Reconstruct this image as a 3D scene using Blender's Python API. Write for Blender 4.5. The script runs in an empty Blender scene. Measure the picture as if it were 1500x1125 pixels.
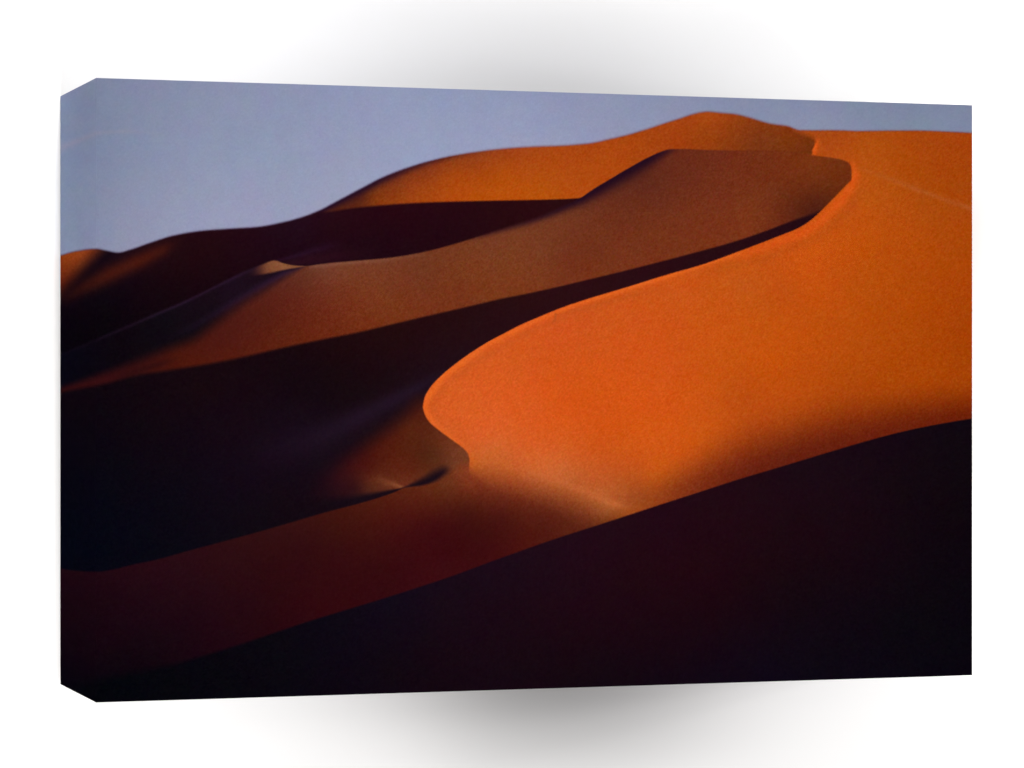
import bpy, math
import numpy as np

# Gallery-wrapped canvas print of sand dunes hanging on a plain white studio wall,
# seen a little from its left through a long lens.

C = bpy.context.scene.collection

# ---------------------------------------------------------------- the printed picture
# The canvas carries a printed picture of sand dunes.  The print is flat ink on cloth:
# its colours are worked out here, in the print's own layout units, from outlines
# (curves) and ink swatches (fields), and stored per vertex on the canvas.
def pchip(P, t):
    P = np.array(P, float); x, y = P[:, 0], P[:, 1]
    h = np.diff(x); d = np.diff(y) / h
    m = np.zeros(len(x)); m[0] = d[0]; m[-1] = d[-1]
    for i in range(1, len(x) - 1):
        if d[i - 1] * d[i] > 0:
            w1 = 2 * h[i] + h[i - 1]; w2 = h[i] + 2 * h[i - 1]
            m[i] = (w1 + w2) / (w1 / d[i - 1] + w2 / d[i])
    t = np.clip(t, x[0], x[-1])
    i = np.clip(np.searchsorted(x, t, side='right') - 1, 0, len(x) - 2)
    s = (t - x[i]) / h[i]
    return ((2*s**3 - 3*s**2 + 1) * y[i] + (s**3 - 2*s**2 + s) * h[i] * m[i]
            + (-2*s**3 + 3*s**2) * y[i + 1] + (s**3 - s**2) * h[i] * m[i + 1])

def sstep(d, w):                       # soft edge: 0 at -w, 1 at +w
    t = np.clip(d / (2 * w) + .5, 0, 1)
    return t * t * (3 - 2 * t)

def slope_dist(P, x, y):               # signed distance below the curve y = P(x)
    f = pchip(P, x); g = (pchip(P, x + 1.5) - pchip(P, x - 1.5)) / 3
    return (y - f) / np.sqrt(1 + g * g)

def lerp(P, t):
    P = np.array(P, float)
    return np.interp(t, P[:, 0], P[:, 1])

def field(S, x, y, c=14., reg=4.):     # smooth ink field through swatches (x, y, r, g, b)
    S = np.array(S, float); q = S[:, :2]; n = len(S)
    ph = lambda r2: -np.sqrt(r2 + c * c)
    K = ph(((q[:, None] - q[None]) ** 2).sum(-1)) + reg * np.eye(n)
    A = np.zeros((n + 1, n + 1)); A[:n, :n] = K; A[:n, n] = 1; A[n, :n] = 1
    w = np.linalg.solve(A, np.vstack([S[:, 2:], np.zeros((1, 3))]))
    out = np.tile(w[n], (x.size, 1))
    for k in range(n):
        out += ph((x - q[k, 0]) ** 2 + (y - q[k, 1]) ** 2)[:, None] * w[k]
    return np.clip(out, S[:, 2:].min(0) * .8, np.minimum(S[:, 2:].max(0) * 1.06, 255))

def stroke(P, x, y):                   # (x, y, half width, strength) polyline -> gaussian weight
    P = np.array(P, float); out = np.zeros(x.size); pad = 3 * P[:, 2].max()
    k = np.flatnonzero((x > P[:, 0].min() - pad) & (x < P[:, 0].max() + pad) & (y > P[:, 1].min() - pad) & (y < P[:, 1].max() + pad))
    x = x[k]; y = y[k]
    best = np.full(x.size, 1e9); W = np.ones(x.size); A = np.zeros(x.size)
    for a, b in zip(P[:-1], P[1:]):
        d = b[:2] - a[:2]; t = np.clip(((x - a[0]) * d[0] + (y - a[1]) * d[1]) / (d @ d), 0, 1)
        r = np.hypot(x - a[0] - t * d[0], y - a[1] - t * d[1])
        n = r < best; best = np.where(n, r, best); W = np.where(n, a[2] + t * (b[2] - a[2]), W); A = np.where(n, a[3] + t * (b[3] - a[3]), A)
    out[k] = np.exp(-(best / W) ** 2) * A
    return out

SKYLINE = [(80,378),(88,374.8),(112.7,367.9),(140,364.7),(158,367.9),(173,370.3),(190,366.3),(219,356.3),(254,345.4),(299,338),(337,335.3),(377,332.7),(414,326),(443,318.2),(470,307.6),(489,297.6),(527,277.5),(559,260.8),(593,247.3),(628,236.4),(660,228.9),(700,222.6),(740,218),(780,215.3),(820,213.9),(835,213),(867,209.9),(893,204.2),(920,197.8),(947,189.8),(973,181.2),(995,174.3),(1016,167.4),(1027,164.9),(1037,163.9),(1053,165.4),(1077,167.7),(1099,173),(1115,178),(1131,182),(1155,185.6),(1163,188.8),(1172,191.4),(1190,191.6),(1224,191.4),(1260,192.6),(1296,192),(1344,191.9),(1392,193.6),(1430,195.6)]
SHADE_1 = [(80,200),(440,285),(460,305),(472,310.5),(519,304.6),(553,301.2),(607,297.4),(660,295.4),(713,294.1),(767,293.2),(820,291.8),(848,290.2),(870,278)]
CREST_2 = [(80,522),(94,516),(123,505),(158,489.5),(190,476),(230,458),(267,442.5),(297,428),(323,414.7),(358,397),(385,387),(402,383.5),(425,392),(449,389.6),(473,386.2),(513,382.6),(553,379.3),(580,376.3),(620,369.2),(660,359),(713,342.6),(767,325.3),(787,318.5),(827,301.3),(851,289.8),(867,278.6),(893,262.8),(920,246.8),(947,232),(968,222.4),(981,218.6),(1000,218.1),(1027,219.2),(1053,220),(1080,220.2),(1152,220.8),(1188,226.5),(1250,232)]
SHADE_3 = [(80,577),(89,574.7),(150,563),(203,549),(230,545),(257,540.8),(310,532.2),(363,521.4),(417,508.9),(473,497.1),(527,486.3),(580,473.6),(633,461.2),(687,448.8),(740,436.4),(760,432.6),(820,419.6),(840,414.8),(920,395.4),(1000,374.8),(1080,352.6),(1128,336),(1164,322.3),(1197.6,311),(1260,290)]
RIM = [(150,1100),(180,1140),(186,1158),(192,1169),(198,1182),(204,1192),(208,1194),(214,1192.5),(221,1189.6),(227,1189.5),(230.3,1214),(234,1233),(238.5,1243),(243,1246),(254,1247.5),(262,1247.3),(272,1238.5),(287,1224.3),(302,1209.5),(314,1197.3),(325.6,1183.2),(335.2,1167),(346,1140),(355,1117),(369,1080),(388,1027),(403.5,973),(420,920),(436,866.7),(444.5,840),(454,814),(465,787.5),(477,760),(489,737),(501.5,713.5),(528,673.5),(549.5,647),(567,630.5),(583,621.8),(596,619.5),(605,621.5),(617,628),(631,644),(646.7,665.5),(658,680),(666,686),(677,688),(687,687.5),(696,695),(720,790)]
SHOULDER = [(640,640),(686,688),(720,700),(760,711),(800,724),(840,738),(880,755),(920,770),(1000,800)]
EDGE_5 = [(80,829),(88,832),(110,836),(142,837.4),(169,833.5),(190,828),(230,819.6),(270,808.4),(310,797.7),(363,783.4),(417,768),(473,751.5),(527,737.2),(553,729.6),(580,720),(591,714.8),(620,710.6),(639,704),(652,694.8),(668,683.5),(690,678)]
SLIT_TOP = [(440,732),(500,729),(545,722.5),(570,718),(590,714.2),(607,706.5),(622,699),(636,690.5),(650,685.5),(664,692),(690,694)]
EDGE_6 = [(80,1012),(137,997),(203,984),(257,972.5),(310,957),(363,940.3),(417,921.8),(447,911.8),(500,895.5),(553,879.4),(607,862.2),(660,844.6),(713,825),(760,808),(813,789.4),(867,772),(920,754.8),(973,737.4),(1027,720),(1080,702.8),(1147,682.8),(1187,670.6),(1227,658.6),(1267,646.8),(1307,636),(1347,626.8),(1387,619.2),(1430,612)]
SOFT_2 = [(80,571),(89,568),(150,547),(203,528),(243,512),(283,497),(315,474),(350,448),(390,423),(415,407),(435,396),(449,389.6),(470,386)]
SOFT_4 = [(440,722),(460,709),(479,694),(521,667),(559,640),(593,614),(617,594),(628,592),(640,594)]

SKY = [(97,143,118,128,155),(150,130,125,133,160),(257,143,133,140,168),(443,143,140,147,176),(110,223,122,133,160),(257,223,138,147,174),(417,223,143,152,180),(110,330,126,136,163),(230,317,145,150,178),(363,303,150,155,183),(150,355,138,142,169),(500,173,143,150,180),(660,160,145,152,183),(473,253,150,155,183),(607,213,151,158,187),(767,173,146,153,185),(740,200,152,158,187),(893,173,145,150,180),(1000,152,138,145,172),(1107,155,131,140,167),(1224,166,130,138,165),(1320,166,124,134,159),(1416,166,118,128,152),(1200,183,139,145,172),(1392,188,127,137,162)]  # leftmost swatches also hold the slight shade of the side edge
RIDGE = [(760,253,175,76,16),(840,280,179,76,16),(893,240,175,73,16),(867,221,169,70,18),(947,213,165,68,16),(1037,173,167,70,18),(1027,189,156,65,16),(1080,200,136,58,18),(1133,208,122,54,20),(1000,211,156,63,16),(1053,213,141,60,16),(1107,216,120,52,20),(1176,212,117,50,16),(1186,219,109,48,16),(1152,195,126,52,14),(660,259,165,70,16),(740,253,175,76,14),(793,280,182,80,14),(687,285,179,76,14),(607,280,156,65,20),(553,291,133,56,16),(500,304,86,36,20),(580,269,127,54,22),(527,291,86,36,22),(633,243,133,57,24),(687,230,146,62,24),(740,226,160,66,22)]
DARK_1 = [(793,296,45,12,15),(740,307,39,10,15),(633,333,33,8,18),(553,347,30,8,18),(473,333,35,8,18),(447,360,28,8,20),(580,312,40,8,15),(500,320,38,10,18),(447,319,35,14,28),(337,357,33,8,16),(297,370,32,8,14),(257,393,29,8,12),(203,420,20,6,14),(150,455,10,6,12),(110,473,8,4,10),(310,393,28,8,14),(283,415,22,6,14),(337,388,28,8,15),(820,299,40,12,16),(150,385,17,6,16),(173,376,22,8,20),(219,362,32,12,20),(120,440,16,6,14)]
DARK_2 = [(390,406,27,13,23),(337,428,27,13,26),(283,455,21,11,20),(230,481,15,9,16),(177,505,13,6,13),(123,527,10,6,16),(97,543,8,6,17),(310,428,24,11,20),(400,418,25,13,24),(360,440,24,12,22),(310,470,18,10,17),(203,515,15,8,14)]
BROWN = [(987,232,100,43,25),(1053,232,108,43,24),(1133,240,112,47,21),(1027,267,108,45,27),(947,267,92,40,27),(933,285,102,43,27),(973,320,112,49,27),(893,307,106,46,27),(840,320,115,57,33),(787,347,116,58,33),(840,373,109,46,25),(920,373,118,52,27),(1027,339,118,49,24),(1107,307,118,52,24),(1147,317,98,40,21),(1128,250,112,45,19),(1200,250,118,52,19),(1234,248,110,45,17),(1176,274,110,45,21),(1212,284,100,43,17),(1176,303,86,34,19),(1195,308,66,25,19),(1128,298,116,50,24),(1140,326,110,44,21),(1092,334,122,52,24),(793,367,120,60,33),(767,407,122,59,30),(687,393,120,56,28),(607,388,108,53,33),(580,407,118,55,30),(553,433,120,55,28),(500,420,112,47,28),(473,447,105,40,24),(447,407,96,45,30),(500,399,116,62,42),(473,394,115,64,46),(433,473,95,33,17),(660,447,115,49,24),(527,473,112,45,21),(740,431,120,55,27),(430,433,95,38,27),(390,473,85,29,19),(337,487,75,24,17),(283,513,70,21,14),(417,500,95,36,17),(337,519,80,26,17),(230,535,64,19,13),(283,527,82,26,13),(203,530,52,15,16),(177,548,55,15,17),(123,559,50,13,17),(94,567,50,13,14)]
DARK_3 = [(793,439,42,13,17),(920,407,42,13,19),(1080,361,38,11,17),(1152,334,35,11,19),(740,455,38,13,17),(660,487,35,11,14),(580,500,35,11,14),(500,505,32,11,14),(687,500,35,13,19),(607,527,28,9,14),(500,540,22,7,13),(473,580,18,8,14),(553,567,22,9,14),(283,567,22,8,14),(177,580,15,6,13),(110,593,12,5,13),(337,607,22,8,17),(97,627,12,6,15),(97,733,5,6,17),(150,787,5,6,17),(203,707,10,7,15),(283,653,18,7,17),(283,760,12,8,17),(337,707,18,9,21),(417,667,25,11,24),(457,640,27,13,27),(417,733,18,8,14),(447,693,20,10,20),(473,733,20,8,16),(420,560,18,7,14),(500,600,22,9,16),(590,603,28,13,21),(540,635,28,13,21),(487,667,25,12,21),(630,555,30,15,27)]
PATCH_4 = [(607,627,85,34,18),(647,648,98,44,24),(671,664,112,57,34),(580,667,85,29,15),(540,688,74,23,17),(500,704,54,17,20),(473,709,42,13,20),(633,667,81,39,20),(587,712,107,47,29),(564,706,91,40,24),(540,703,87,36,22),(600,690,91,34,18),(620,605,78,28,16),(520,716,48,17,20)]
RED_5 = [(607,725,88,32,18),(553,747,74,24,15),(500,758,64,20,15),(633,720,94,38,20),(687,704,129,53,28),(720,712,116,46,25),(765,727,106,40,22),(687,725,94,37,19),(687,752,67,20,15),(633,773,61,13,15),(580,827,54,11,15),(527,840,51,11,14),(447,800,48,13,16),(767,800,73,19,15),(793,772,78,25,17),(230,850,35,9,18),(120,860,27,7,16),(150,950,20,6,14),(100,990,9,5,12),(300,900,32,8,17),(400,850,42,10,15),(640,840,59,12,16),(470,890,48,9,14),(200,975,15,5,13),(740,760,71,21,16),(860,770,92,36,20),(657,697,108,51,27)]
LIT = [(787,475,209,84,29),(960,527,206,82,23),(1133,527,194,80,13),(1133,420,190,79,17),(1080,393,196,84,21),(787,633,213,88,30),(1133,590,186,75,16),(1030,630,200,84,18),(1330,580,168,68,9),(960,690,195,84,21),(1087,407,192,84,22),(1247,407,185,77,12),(1407,407,170,68,7),(1407,513,165,65,7),(1247,513,180,75,12),(1087,513,196,82,16),(1087,580,186,76,16),(1247,567,172,71,10),(1407,561,165,67,7),(1272,214,176,78,17),(1392,205,165,67,13),(1320,250,172,73,12),(1392,274,166,68,11),(1392,325,171,71,12),(1296,298,181,80,16),(1272,346,186,78,12),(1176,370,200,82,17),(1220,200,165,69,19),(1230,220,176,75,19),(650,600,213,90,34),(700,560,213,90,33),(760,520,209,86,29),(860,480,205,84,27),(700,640,214,93,38),(720,668,199,96,44),(780,680,205,94,41),(860,600,207,82,21),(860,660,203,84,27),(820,690,198,100,49),(880,728,180,92,44),(940,640,208,84,21),(905,750,172,90,44),(840,727,174,88,40),(935,735,152,69,29),(700,690,182,88,36),(745,699,184,88,38)]
FRONT = [(1413,731,14,6,12),(1333,752,17,7,14),(1280,773,23,8,16),(1227,787,27,8,16),(1080,780,32,9,17),(1050,850,31,6,13),(960,800,33,9,19),(867,800,34,10,21),(760,840,27,11,23),(580,900,17,11,26),(680,885,25,9,19),(650,960,23,7,16),(580,950,17,7,16),(840,920,29,7,15),(960,900,29,6,14),(1060,920,24,6,14),(1160,880,19,7,14),(1300,900,12,7,15),(1400,950,9,6,13),(1053,985,15,8,22),(880,990,17,8,17),(1133,970,15,9,21),(500,990,12,6,16),(400,965,10,7,14),(300,990,7,6,12),(180,1010,4,5,10),(120,1010,4,5,9),(1413,650,16,8,15),(1200,690,25,10,19),(1330,640,19,8,17)]

def paint(x, y):
    x = x.ravel().astype(float); y = y.ravel().astype(float)
    def over(c, m, col):
        m = m[:, None]; return c * (1 - m) + col * m
    ink = lambda r, g, b: np.array([[r, g, b]], float)
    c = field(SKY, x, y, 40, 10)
    c = over(c, stroke([(84,219,6,.24),(110,208,5,.26),(142,195,3.6,.22),(175,192.5,3.2,.2),(214,194,3,.1),(250,200,3,0)], x, y), ink(158,142,150))
    # far ridge
    sd = slope_dist(SKYLINE, x, y)
    r = field(RIDGE, x, y, 10, 2)
    r = over(r, stroke([(455,316,5,1),(489,298,7,1),(527,278,8,.95),(559,262,8,.85),(593,248,7,.7),(628,237,5,.5),(680,226,4,.2),(730,219,4,0)], x, y), ink(36,14,34))
    d = field(DARK_1, x, y, 18, 30)
    d = over(d, stroke([(256,355,8,.1),(238,366,10,.6),(200,384,12,.8),(160,402,13,.75),(123,421,11,.5),(95,438,9,.2)], x, y), ink(80,27,15))
    t = sstep((118 - x) * .72 + (392 - y) * .69 + 2, 15)
    d = over(d, t * (x < 200), field([(90,385,130,54,18),(112,371,142,62,22),(135,367,132,56,24),(95,402,105,38,15),(110,390,120,49,18)], x, y))
    d = over(d, stroke([(402,383,2,.3),(430,376,3.5,.5),(470,364,5,.4),(510,353,8,0)], x, y), ink(48,22,48))
    d = over(d, stroke([(418,388,5,.5),(450,381,8,.6),(500,374,9,.4),(560,366,10,0)], x, y), ink(50,18,30))
    m = sstep(slope_dist(SHADE_1, x, y), np.clip((850 - x) * .004 + 1.2, 1.2, 2.6)) * (x < 864)
    r = over(r, m, d)
    c = over(c, sstep(sd, 1.5), r)
    c = over(c, np.exp(-((sd + .3) / 1.7) ** 2) * lerp([(150,.3),(560,.3),(700,.15),(1424,.1)], x), ink(62,38,66))
    # second dune: dim slope and its dusk side
    sd2 = slope_dist(CREST_2, x, y)
    b = field(BROWN, x, y, 14, 18)
    b = over(b, stroke([(680,354,3,0),(713,343,4,.45),(767,326,6,.7),(800,314,7,.8),(827,302,8,.9),(851,290,11,1),(893,265,14,1),(925,246,14,1),(950,232,12,1),(972,222,8,.8),(990,219,4,.2)], x, y), ink(36,13,28))
    b = over(b, stroke([(455,391,3,.3),(500,386,3,.4),(560,381,3.4,.3),(620,372,3.4,.15)], x, y), ink(140,98,78))
    k = field(DARK_2, x, y, 12, 2)
    k = over(k, stroke([(90,519,2.5,.1),(158,490,2.8,.3),(267,443,3.2,.5),(323,415.5,3.2,.4),(380,390,2.5,.2)], x, y), ink(62,36,66))
    k = over(k, stroke([(445,393,2.5,.6),(415,402,5,.6),(377,423,6,.5),(335,448,6,.35),(290,474,6,.2),(240,500,6,0)], x, y), ink(48,27,56))
    soft2 = lerp([(80,6),(150,9),(243,13),(350,14),(400,11),(430,7),(449,2),(470,1.4)], x)
    b = over(b, stroke([(262,524,3,0),(235,533,5,.4),(195,545,5,.4),(160,554,4,.1)], x, y), ink(32,9,14))
    k = over(k, np.maximum(sstep(slope_dist(SOFT_2, x, y), soft2), sstep(x - 470, 16)), b)
    c = over(c, sstep(sd2, lerp([(80,5),(250,3),(385,2),(449,1.3),(690,1.6),(720,2.4),(820,3),(851,1.3),(1000,1.2),(1250,1.3)], x)) * (x < 1256), k)
    # little lit crest
    up = slope_dist([(340,409),(363,398),(385,387.2),(402,381.6),(415,385.6),(430,388.6),(450,390.2)], x, y)
    dn = slope_dist([(340,412),(363,405),(390,401),(417,395.2),(435,392.2),(450,390.2)], x, y)
    c = over(c, sstep(up, lerp([(340,5),(385,2),(402,1.4),(450,.7)], x)) * sstep(-dn, lerp([(340,4),(390,2.4),(450,.9)], x)) * sstep(x - 376, 16) * (x < 450),
             field([(370,400,70,34,36),(390,395,118,66,44),(402,387,136,82,52),(420,390,136,84,53),(440,391,120,74,52)], x, y))
    # shade between the dunes
    d3 = field(DARK_3, x, y, 20, 60)
    d3 = over(d3, stroke([(650,545,5,.15),(612,568,9,.46),(580,584,12,.5),(527,611,15,.52),(487,631,17,.42),(447,648,20,.25),(380,668,22,.08)], x, y), ink(41,25,47))
    c = over(c, sstep(slope_dist(SHADE_3, x, y), lerp([(80,5),(250,4.5),(420,3),(600,2.2),(900,1.6),(1150,1.8),(1200,4)], x)), d3)
    p4 = field(PATCH_4, x, y, 10, 2)
    p4 = over(p4, stroke([(589,714,2.2,.55),(575,709,4,.42),(560,704,6,.25),(540,702,6,0)], x, y), ink(158,92,58))
    m = sstep(slope_dist(SOFT_4, x, y) + 4, 20) * sstep(-slope_dist(SLIT_TOP, x, y), lerp([(440,12),(540,5),(585,1.3),(607,4.5),(635,8.5),(655,10),(680,9)], x)) * sstep(x - 478, 44) * (x < 694)
    c = over(c, m, p4)
    # red foot slope
    r5 = field(RED_5, x, y, 14, 3)
    sl = sstep(slope_dist(EDGE_5, x, y), lerp([(80,1.8),(400,1.6),(590,1.4),(630,3),(655,7),(690,10)], x))
    c = over(c, np.where(x < 688, sl, (y > 640) * 1.), r5)
    # great lit dune
    g = pchip(RIM, y); gs = (pchip(RIM, y + 1.5) - pchip(RIM, y - 1.5)) / 3
    dl = (x - g) / np.sqrt(1 + gs * gs)
    lit = field(LIT, x, y, 16, 3)
    lit = over(lit, stroke([(1100,363,4,.15),(1080,371,4,.55),(973,406,4,.65),(900,428,4,.6),(840,447,4,.6),(787,468,4.5,.6),(713,504,5,.65),(650,550,5,.65),(624,584,5,.7),(622,600,5,.65),(640,626,5,.5),(670,650,6,.4),(690,672,6,.2)], x, y), ink(238,106,36))
    lit = over(lit, stroke([(1197,206,4,.4),(1194,214,5,.9),(1193,224,4,.6)], x, y), ink(226,92,26))
    lit = over(lit, stroke([(1250,242,5,.5),(1253,256,7,.9),(1246,275,9,.9),(1228,298,9.5,.9),(1205,322,9,.9),(1180,340,8,.85),(1140,354,7,.8),(1090,372,6,.6)], x, y), ink(214,84,22))
    lit = over(lit, stroke([(1255,246,3,.1),(1290,257,4,.3),(1344,278,3.5,.5),(1385,293,3.5,.45),(1430,308,4,.48)], x, y), ink(178,92,46))
    lit = over(lit, stroke([(1262,278,7,.35),(1240,310,9,.35),(1200,345,9,.3),(1120,380,7,.3),(1040,398,6,.25)], x, y), ink(172,74,20))
    lit = over(lit, stroke([(814,460,1.5,.45),(813,468,2.2,.3),(808,476,3,0)], x, y), ink(150,66,34))
    lit = over(lit, stroke([(814,462,2,.3),(850,452,3,.25),(900,440,4,.25),(960,425,5,.15),(1010,412,5,0)], x, y), ink(178,80,30))
    lit = over(lit, stroke([(960,424,4,0),(900,440,4,.22),(830,463,5,.28),(760,494,5,.3),(700,530,5,.32),(660,558,5,.32),(641,580,5,.3),(635,600,5,.25),(648,625,5,0)], x, y), ink(190,82,32))
    lit = over(lit, stroke([(1290,200,2.5,0),(1330,206,3,.3),(1424,214,4,.25)], x, y), ink(158,62,14))
    lit = over(lit, stroke([(750,684,8,.1),(789,697,7,.35),(853,719,6.5,.5),(906,742,5,.6),(927,751,4,.6)], x, y), ink(200,104,56))
    h6 = -slope_dist(EDGE_6, x, y)
    q = np.clip(1 - h6 / lerp([(880,15),(930,38),(980,64),(1040,92),(1100,106),(1200,102),(1300,86),(1424,68)], x), 0, 1) ** 1.25
    q = q * q * (3 - 2 * q)
    e6 = np.stack([lerp([(880,160),(930,158),(980,138),(1040,114),(1100,101),(1200,99),(1300,104),(1424,106)], x), lerp([(880,80),(930,73),(980,55),(1040,40),(1100,32),(1200,30),(1300,32),(1424,31)], x), lerp([(880,34),(930,27),(980,21),(1040,18),(1424,9)], x)], 1)
    lit = over(lit, q, e6)
    m = sstep(dl, lerp([(180,3),(192,6),(200,7),(206,4),(212,1.5),(320,1.2),(600,1.1),(640,1.2),(676,1.4),(690,3),(700,8)], y))
    ks = sstep(-slope_dist(SHOULDER, x, y), lerp([(686,8),(720,26),(780,32),(850,32),(920,28)], x))
    m = np.where(y < 677, m, sstep(x - 687.4, 1.3) * ks)
    c = over(c, m * (y > SKYLINE[0][1] * 0 + 150) * sstep(sd, 1.5), lit)
    c = over(c, np.exp(-((sd + .2) / 2.) ** 2) * np.clip((x - 640) / 80, 0, 1) * .25, ink(140,62,50))
    # dark dune in front
    s6 = slope_dist(EDGE_6, x, y)
    c = over(c, sstep(s6, lerp([(80,14),(200,10),(300,4),(450,2),(700,1.5),(1424,1.2)], x)), field(FRONT, x, y, 20, 80))
    return np.clip(c, 0, 255)

def blotch(x, y, cell, seed):          # soft random mottling, bilinear value noise in -1..1
    g = np.random.RandomState(seed).uniform(-1, 1, (int(1500 / cell) + 4, int(1200 / cell) + 4, 3))
    u = x / cell; v = y / cell; i = u.astype(int); j = v.astype(int); u = (u - i)[:, None]; v = (v - j)[:, None]
    u = u * u * (3 - 2 * u); v = v * v * (3 - 2 * v)
    return (g[i, j] * (1 - u) + g[i + 1, j] * u) * (1 - v) + (g[i, j + 1] * (1 - u) + g[i + 1, j + 1] * u) * v

def grain(c, x, y):                    # film grain and colour mottling of the printed slide
    x = x.ravel(); y = y.ravel()
    lum = c.max(1, keepdims=True); a = np.clip(lum / 120, .42, 1)
    warm = np.clip((c[:, :1] - c[:, 2:]) / 90, 0, 1)
    n = blotch(x, y, 1.7, 3).mean(1, keepdims=True) * 11 + blotch(x, y, 2.6, 4).mean(1, keepdims=True) * 5
    n = n + blotch(x, y, 1.9, 5) * 4
    m = blotch(x, y, 9, 6) * 1.5 + blotch(x, y, 26, 7) * 1.5 + blotch(x, y, 70, 8) * 1.
    return np.clip(c + a * (n * np.where(lum < 70, .75, .4 + .6 * warm) + m * np.where(warm > .5, .8, 1.)), 0, 255)


# ---------------------------------------------------------------- sizes (metres)
UNIT = 0.9 / 1417.7
W, H, D = 0.9, 915 * UNIT, 304.8 * UNIT        # canvas width, height and depth
GAP = 0.002                                    # felt pads between canvas and wall
Z0 = 1.5                                       # canvas centre above the floor
F, CX, CY = 4598., 750., 571.6
UX = np.array([1347.6, 440.5]); UX /= np.linalg.norm(UX); VX = np.array([-UX[1], UX[0]])
A0 = np.array([-609., 4598.]) * UNIT
CAM = np.array([-W / 2 - A0 @ UX, -D - A0 @ VX, 0.])

def layout(x, y, z):                           # point of the canvas -> place in the print's layout
    dx = x - CAM[0]; dy = y - CAM[1]
    X = dx * UX[0] + dy * VX[0]; Z = dx * UX[1] + dy * VX[1]
    return CX + F * X / Z, CY - F * z / Z

def lin(c):
    c = c / 255.
    return np.where(c <= .04045, c / 12.92, ((c + .055) / 1.055) ** 2.4)

def tag(o, label=None, cat=None, kind=None):
    if label: o['label'] = label
    if cat: o['category'] = cat
    if kind: o['kind'] = kind
    return o

def link(o, parent=None):
    C.objects.link(o)
    if parent: o.parent = parent
    return o

# ---------------------------------------------------------------- materials
def nodes(name):
    m = bpy.data.materials.new(name); m.use_nodes = True
    return m, m.node_tree.nodes, m.node_tree.links

def print_material():
    m, N, L = nodes('printed_cotton_canvas')
    N.remove(N['Principled BSDF']); b = N.new('ShaderNodeBsdfDiffuse')      # matt ink on cotton: no sheen
    b.inputs['Roughness'].default_value = 0.
    L.new(b.outputs['BSDF'], N['Material Output'].inputs['Surface'])
    at = N.new('ShaderNodeAttribute'); at.attribute_name = 'ink'
    tc = N.new('ShaderNodeTexCoord')
    nz = N.new('ShaderNodeTexNoise'); nz.inputs['Scale'].default_value = 900; nz.inputs['Detail'].default_value = 2
    mr = N.new('ShaderNodeMapRange'); mr.inputs['To Min'].default_value = .95; mr.inputs['To Max'].default_value = 1.05
    mx = N.new('ShaderNodeVectorMath'); mx.operation = 'SCALE'
    L.new(tc.outputs['Object'], nz.inputs['Vector']); L.new(nz.outputs['Fac'], mr.inputs['Value'])
    L.new(at.outputs['Color'], mx.inputs[0]); L.new(mr.outputs['Result'], mx.inputs['Scale'])
    L.new(mx.outputs['Vector'], b.inputs['Color'])
    return m

def wall_material():
    m, N, L = nodes('matt_white_wall_paint')
    N.remove(N['Principled BSDF']); b = N.new('ShaderNodeBsdfDiffuse')
    L.new(b.outputs['BSDF'], N['Material Output'].inputs['Surface'])
    nz = N.new('ShaderNodeTexNoise'); nz.inputs['Scale'].default_value = 3; nz.inputs['Detail'].default_value = 3
    cr = N.new('ShaderNodeValToRGB')
    cr.color_ramp.elements[0].color = (.85, .838, .828, 1); cr.color_ramp.elements[1].color = (.858, .846, .837, 1)
    tc = N.new('ShaderNodeTexCoord')
    L.new(tc.outputs['Object'], nz.inputs['Vector']); L.new(nz.outputs['Fac'], cr.inputs['Fac']); L.new(cr.outputs['Color'], b.inputs['Color'])
    return m

def wood_material():
    m, N, L = nodes('raw_pine_wood')
    b = N['Principled BSDF']; b.inputs['Roughness'].default_value = .7
    wv = N.new('ShaderNodeTexWave'); wv.inputs['Scale'].default_value = 14; wv.inputs['Distortion'].default_value = 6
    cr = N.new('ShaderNodeValToRGB')
    cr.color_ramp.elements[0].color = (.42, .27, .14, 1); cr.color_ramp.elements[1].color = (.58, .42, .25, 1)
    tc = N.new('ShaderNodeTexCoord')
    L.new(tc.outputs['Object'], wv.inputs['Vector']); L.new(wv.outputs['Fac'], cr.inputs['Fac']); L.new(cr.outputs['Color'], b.inputs['Base Color'])
    return m

PRINT, WALL, WOOD = print_material(), wall_material(), wood_material()

# ---------------------------------------------------------------- canvas
# the thing's origin is the middle of its lower back edge; parts are built relative to it
root = link(bpy.data.objects.new('canvas_print', None))
root.location = (0, -GAP, Z0 - H / 2)
root.empty_display_size = .1
tag(root, 'deep wrapped canvas print of orange sand dunes under blue sky on white wall', 'canvas print')
INK = 0.9                                       # light level the inks are balanced for

def sheet(name, P, cols, label=None):
    n, k = P.shape[:2]
    me = bpy.data.meshes.new(name)
    i = np.arange(n * k, dtype=np.int32).reshape(n, k)
    q = np.stack([i[:-1, :-1], i[:-1, 1:], i[1:, 1:], i[1:, :-1]], -1).reshape(-1, 4)
    me.vertices.add(n * k); me.vertices.foreach_set('co', P.reshape(-1).astype(np.float32))
    me.loops.add(q.size); me.loops.foreach_set('vertex_index', q.reshape(-1))
    me.polygons.add(len(q)); me.polygons.foreach_set('loop_start', np.arange(0, q.size, 4, dtype=np.int32))
    me.update(calc_edges=True)
    ca = me.color_attributes.new('ink', 'FLOAT_COLOR', 'POINT')
    ca.data.foreach_set('color', np.concatenate([cols, np.ones((len(cols), 1))], 1).reshape(-1).astype(np.float32))
    me.validate()
    me.materials.append(PRINT)
    o = link(bpy.data.objects.new(name, me), root)
    if label: o['label'] = label
    return o

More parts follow.
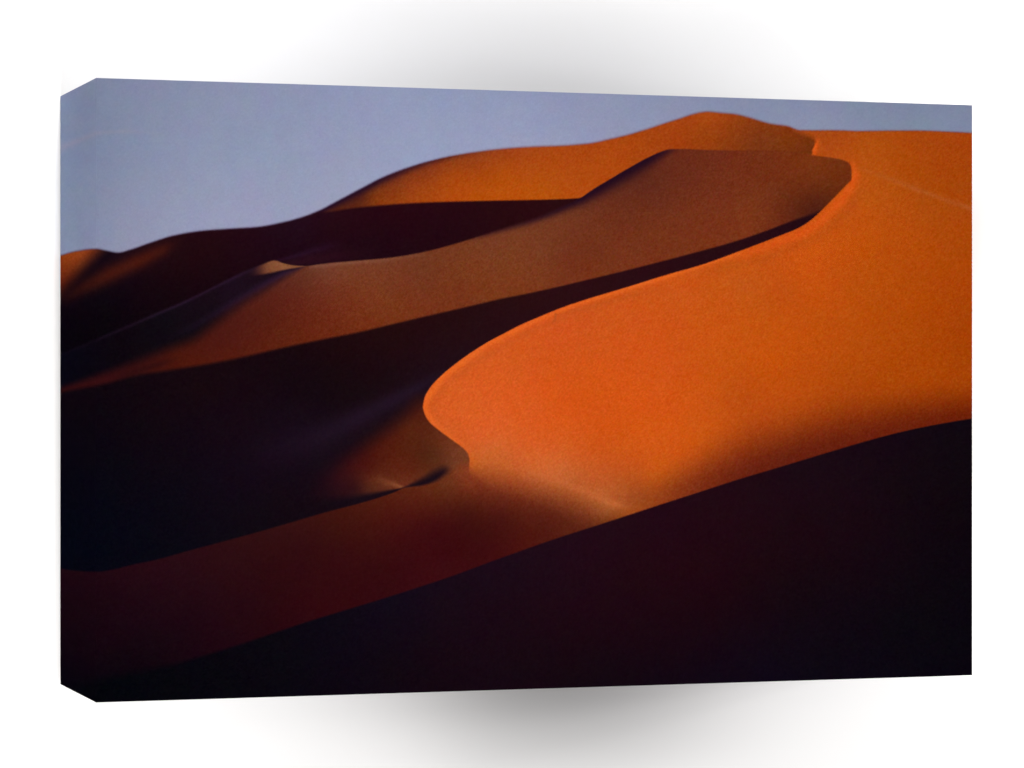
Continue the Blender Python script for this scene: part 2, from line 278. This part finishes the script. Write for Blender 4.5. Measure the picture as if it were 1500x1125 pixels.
def inks(x, y, z):                             # world-relative canvas points -> linear ink colours
    px, py = layout(x, y, z)
    px = np.clip(px.ravel(), 20, 1480); py = np.clip(py.ravel(), 20, 1110)
    return np.clip(lin(grain(paint(px, py), px, py)) / INK, 0, .97)

# front: the picture, one cloth sheet
gx = np.linspace(-W / 2, W / 2, 1150); gz = np.linspace(-H / 2, H / 2, 744)
X, Z = np.meshgrid(gx, gz)
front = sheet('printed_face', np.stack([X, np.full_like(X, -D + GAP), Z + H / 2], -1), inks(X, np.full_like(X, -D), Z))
# left edge: the picture runs on round the fold
gy = np.linspace(0, -D, 70)
Y, Z = np.meshgrid(gy, gz)
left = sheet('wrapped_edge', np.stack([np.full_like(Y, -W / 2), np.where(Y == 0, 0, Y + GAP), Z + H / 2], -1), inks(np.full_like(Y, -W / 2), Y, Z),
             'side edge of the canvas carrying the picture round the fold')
# right and bottom edges: the rim of the picture mirrored over the fold
gz2 = gz[::4]; gy2 = np.linspace(-D, 0, 40); gx2 = gx[::4]
Y, Z = np.meshgrid(gy2, gz2)
sheet('wrapped_edge', np.stack([np.full_like(Y, W / 2), np.where(Y == 0, 0, Y + GAP), Z + H / 2], -1), inks(W / 2 - (Y + D) * .5, np.full_like(Y, -D), Z))
X, Y = np.meshgrid(gx2, gy2)
top = inks(X, np.full_like(X, -D), np.full_like(X, H / 2 - .001))     # sky runs on over this unseen edge, darkened to cut its bounce light
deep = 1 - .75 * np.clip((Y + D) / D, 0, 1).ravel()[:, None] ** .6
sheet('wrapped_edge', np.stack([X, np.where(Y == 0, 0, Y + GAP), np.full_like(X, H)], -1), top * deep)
Y, X = np.meshgrid(gy2, gx2)
sheet('wrapped_edge', np.stack([X, np.where(Y == 0, 0, Y + GAP), np.zeros_like(X)], -1), inks(X, np.full_like(X, -D), -H / 2 + (Y + D) * .3))

def box(name, lo, hi, mat, parent, bevel=0.):
    x0, y0, z0 = lo; x1, y1, z1 = hi
    me = bpy.data.meshes.new(name)
    me.from_pydata([(x0,y0,z0),(x1,y0,z0),(x1,y1,z0),(x0,y1,z0),(x0,y0,z1),(x1,y0,z1),(x1,y1,z1),(x0,y1,z1)], [],
                   [(0,3,2,1),(4,5,6,7),(0,1,5,4),(1,2,6,5),(2,3,7,6),(3,0,4,7)])
    me.materials.append(mat)
    return link(bpy.data.objects.new(name, me), parent)

t, b, d0, d1 = .003, .04, -D + GAP + .003, -.001
box('stretcher_bar', (-W/2 + t, d0, t), (W/2 - t, d1, b), WOOD, root)
box('stretcher_bar', (-W/2 + t, d0, H - b), (W/2 - t, d1, H - t), WOOD, root)
box('stretcher_bar', (-W/2 + t, d0, b), (-W/2 + b, d1, H - b), WOOD, root)
box('stretcher_bar', (W/2 - b, d0, b), (W/2 - t, d1, H - b), WOOD, root)

# ---------------------------------------------------------------- wall
wall = box('wall', (-6, 0, -1.5), (6, .12, 4.5), WALL, None)
tag(wall, 'plain matt white wall behind the canvas print', 'wall', 'structure')

# ---------------------------------------------------------------- lamps
from mathutils import Vector
# unseen lamps, added and fitted to shape the wall halos and light the print
LAMPS = [
    ('spot', (-1.349, -0.545, 1.102), (-0.882, 0.0, 0.398), 0.6, 0.06, 55.339) ,
    ('spot', (1.064, -0.818, -0.455), (-1.075, 0.0, 0.117), 0.608, 0.06, 13.908) ,
    ('area', (-0.432, -2.826, 1.349), (1.453, -0.193, 1.226), 0.2, 21.44) ,
    ('spot', (0.538, -0.835, 0.798), (-0.062, 0.0, 1.366), 2.041, 0.06, 150.761) ,
    ('spot', (-0.484, -0.224, -1.867), (-0.963, 0.0, 0.013), 0.984, 0.06, 832.867) ,
    ('spot', (1.696, -0.904, -0.62), (1.782, 0.0, -0.387), 2.173, 0.06, 764.787) ,
    ('spot', (-0.416, -0.137, -1.949), (1.374, 0.0, 0.485), 0.71, 0.06, 976.284) ,
    ('spot', (0.081, -0.201, -0.907), (-1.094, 0.0, 1.957), 0.617, 0.06, 30.601) ,
    ('spot', (-0.408, -0.227, -1.346), (0.787, 0.0, -0.23), 0.63, 0.06, 102.686) ,
    ('spot', (0.116, -0.66, -1.659), (0.6, 0.0, 1.651), 0.69, 0.06, 83.124) ,
    ('spot', (1.944, -0.903, -0.094), (-0.624, 0.0, -0.685), 0.832, 0.06, 22.584) ,
    ('spot', (0.959, -0.596, -1.131), (0.099, 0.0, -0.892), 0.937, 0.06, 171.712) ,
    ('spot', (0.077, -0.991, -0.756), (0.697, 0.0, 1.344), 1.01, 0.06, 9.863) ,
    ('spot', (0.121, -0.18, 0.727), (0.654, 0.0, -1.325), 0.983, 0.06, 2.515) ,
    ('spot', (-0.184, -0.273, 0.723), (-0.481, 0.0, -1.249), 1.415, 0.06, 4.816) ,
    ('spot', (-0.648, -0.22, 0.752), (-0.44, 0.0, 0.449), 0.673, 0.06, 9.484) ,
    ('spot', (-0.033, -0.374, -1.057), (-0.557, 0.0, 0.634), 0.906, 0.06, 22.746) ,
    ('spot', (-0.008, -0.107, -0.721), (0.042, 0.0, 0.3), 2.133, 0.06, 6.249) ,
    ('spot', (-1.165, -0.699, -0.192), (0.773, 0.0, -0.032), 0.929, 0.06, 6.644) ,
    ('spot', (-1.255, -0.494, 0.238), (0.315, 0.0, 0.637), 1.804, 0.06, 8.51) ,
    ('spot', (1.03, -0.616, 0.39), (0.467, 0.0, 0.428), 0.6, 0.06, 26.574) ,
    ('spot', (2.167, -0.889, 0.099), (-0.45, 0.0, -0.94), 2.247, 0.06, 18.613) ,
]
for l in LAMPS:
    ld = bpy.data.lights.new('added_lamp', 'AREA' if l[0] == 'area' else 'SPOT')
    p = np.array(l[1]); aim = np.array(l[2]) - p
    ld.energy = l[-1] * (math.pi if l[0] == 'area' else 1.)
    if l[0] == 'area':
        ld.shape = 'SQUARE'; ld.size = l[3]
    else:
        ld.spot_size = l[3]; ld.spot_blend = 1.; ld.shadow_soft_size = l[4]
    o = link(bpy.data.objects.new('added_lamp', ld))
    o.location = (p[0], p[1], p[2] + Z0)
    o.rotation_euler = Vector(aim).to_track_quat('-Z', 'Y').to_euler()

world = bpy.data.worlds.new('World'); bpy.context.scene.world = world
world.use_nodes = True
world.node_tree.nodes['Background'].inputs['Color'].default_value = (1, 1, 1, 1)
world.node_tree.nodes['Background'].inputs['Strength'].default_value = 0.

# ---------------------------------------------------------------- camera
cd = bpy.data.cameras.new('Camera'); cam = link(bpy.data.objects.new('Camera', cd))
cam.location = (CAM[0], CAM[1], Z0)
cam.rotation_euler = (math.radians(90), 0, -math.atan2(UX[1], VX[1]))
cd.sensor_width = 36; cd.lens = 36 * F / 1500
cd.shift_y = (CY - 562.5) / 1500
cd.clip_end = 50
sc = bpy.context.scene
sc.camera = cam
sc.view_settings.view_transform = 'Standard'; sc.view_settings.look = 'None'
sc.view_settings.exposure = 0; sc.view_settings.gamma = 1; sc.view_settings.use_curve_mapping = False
sc.cycles.max_bounces = 6
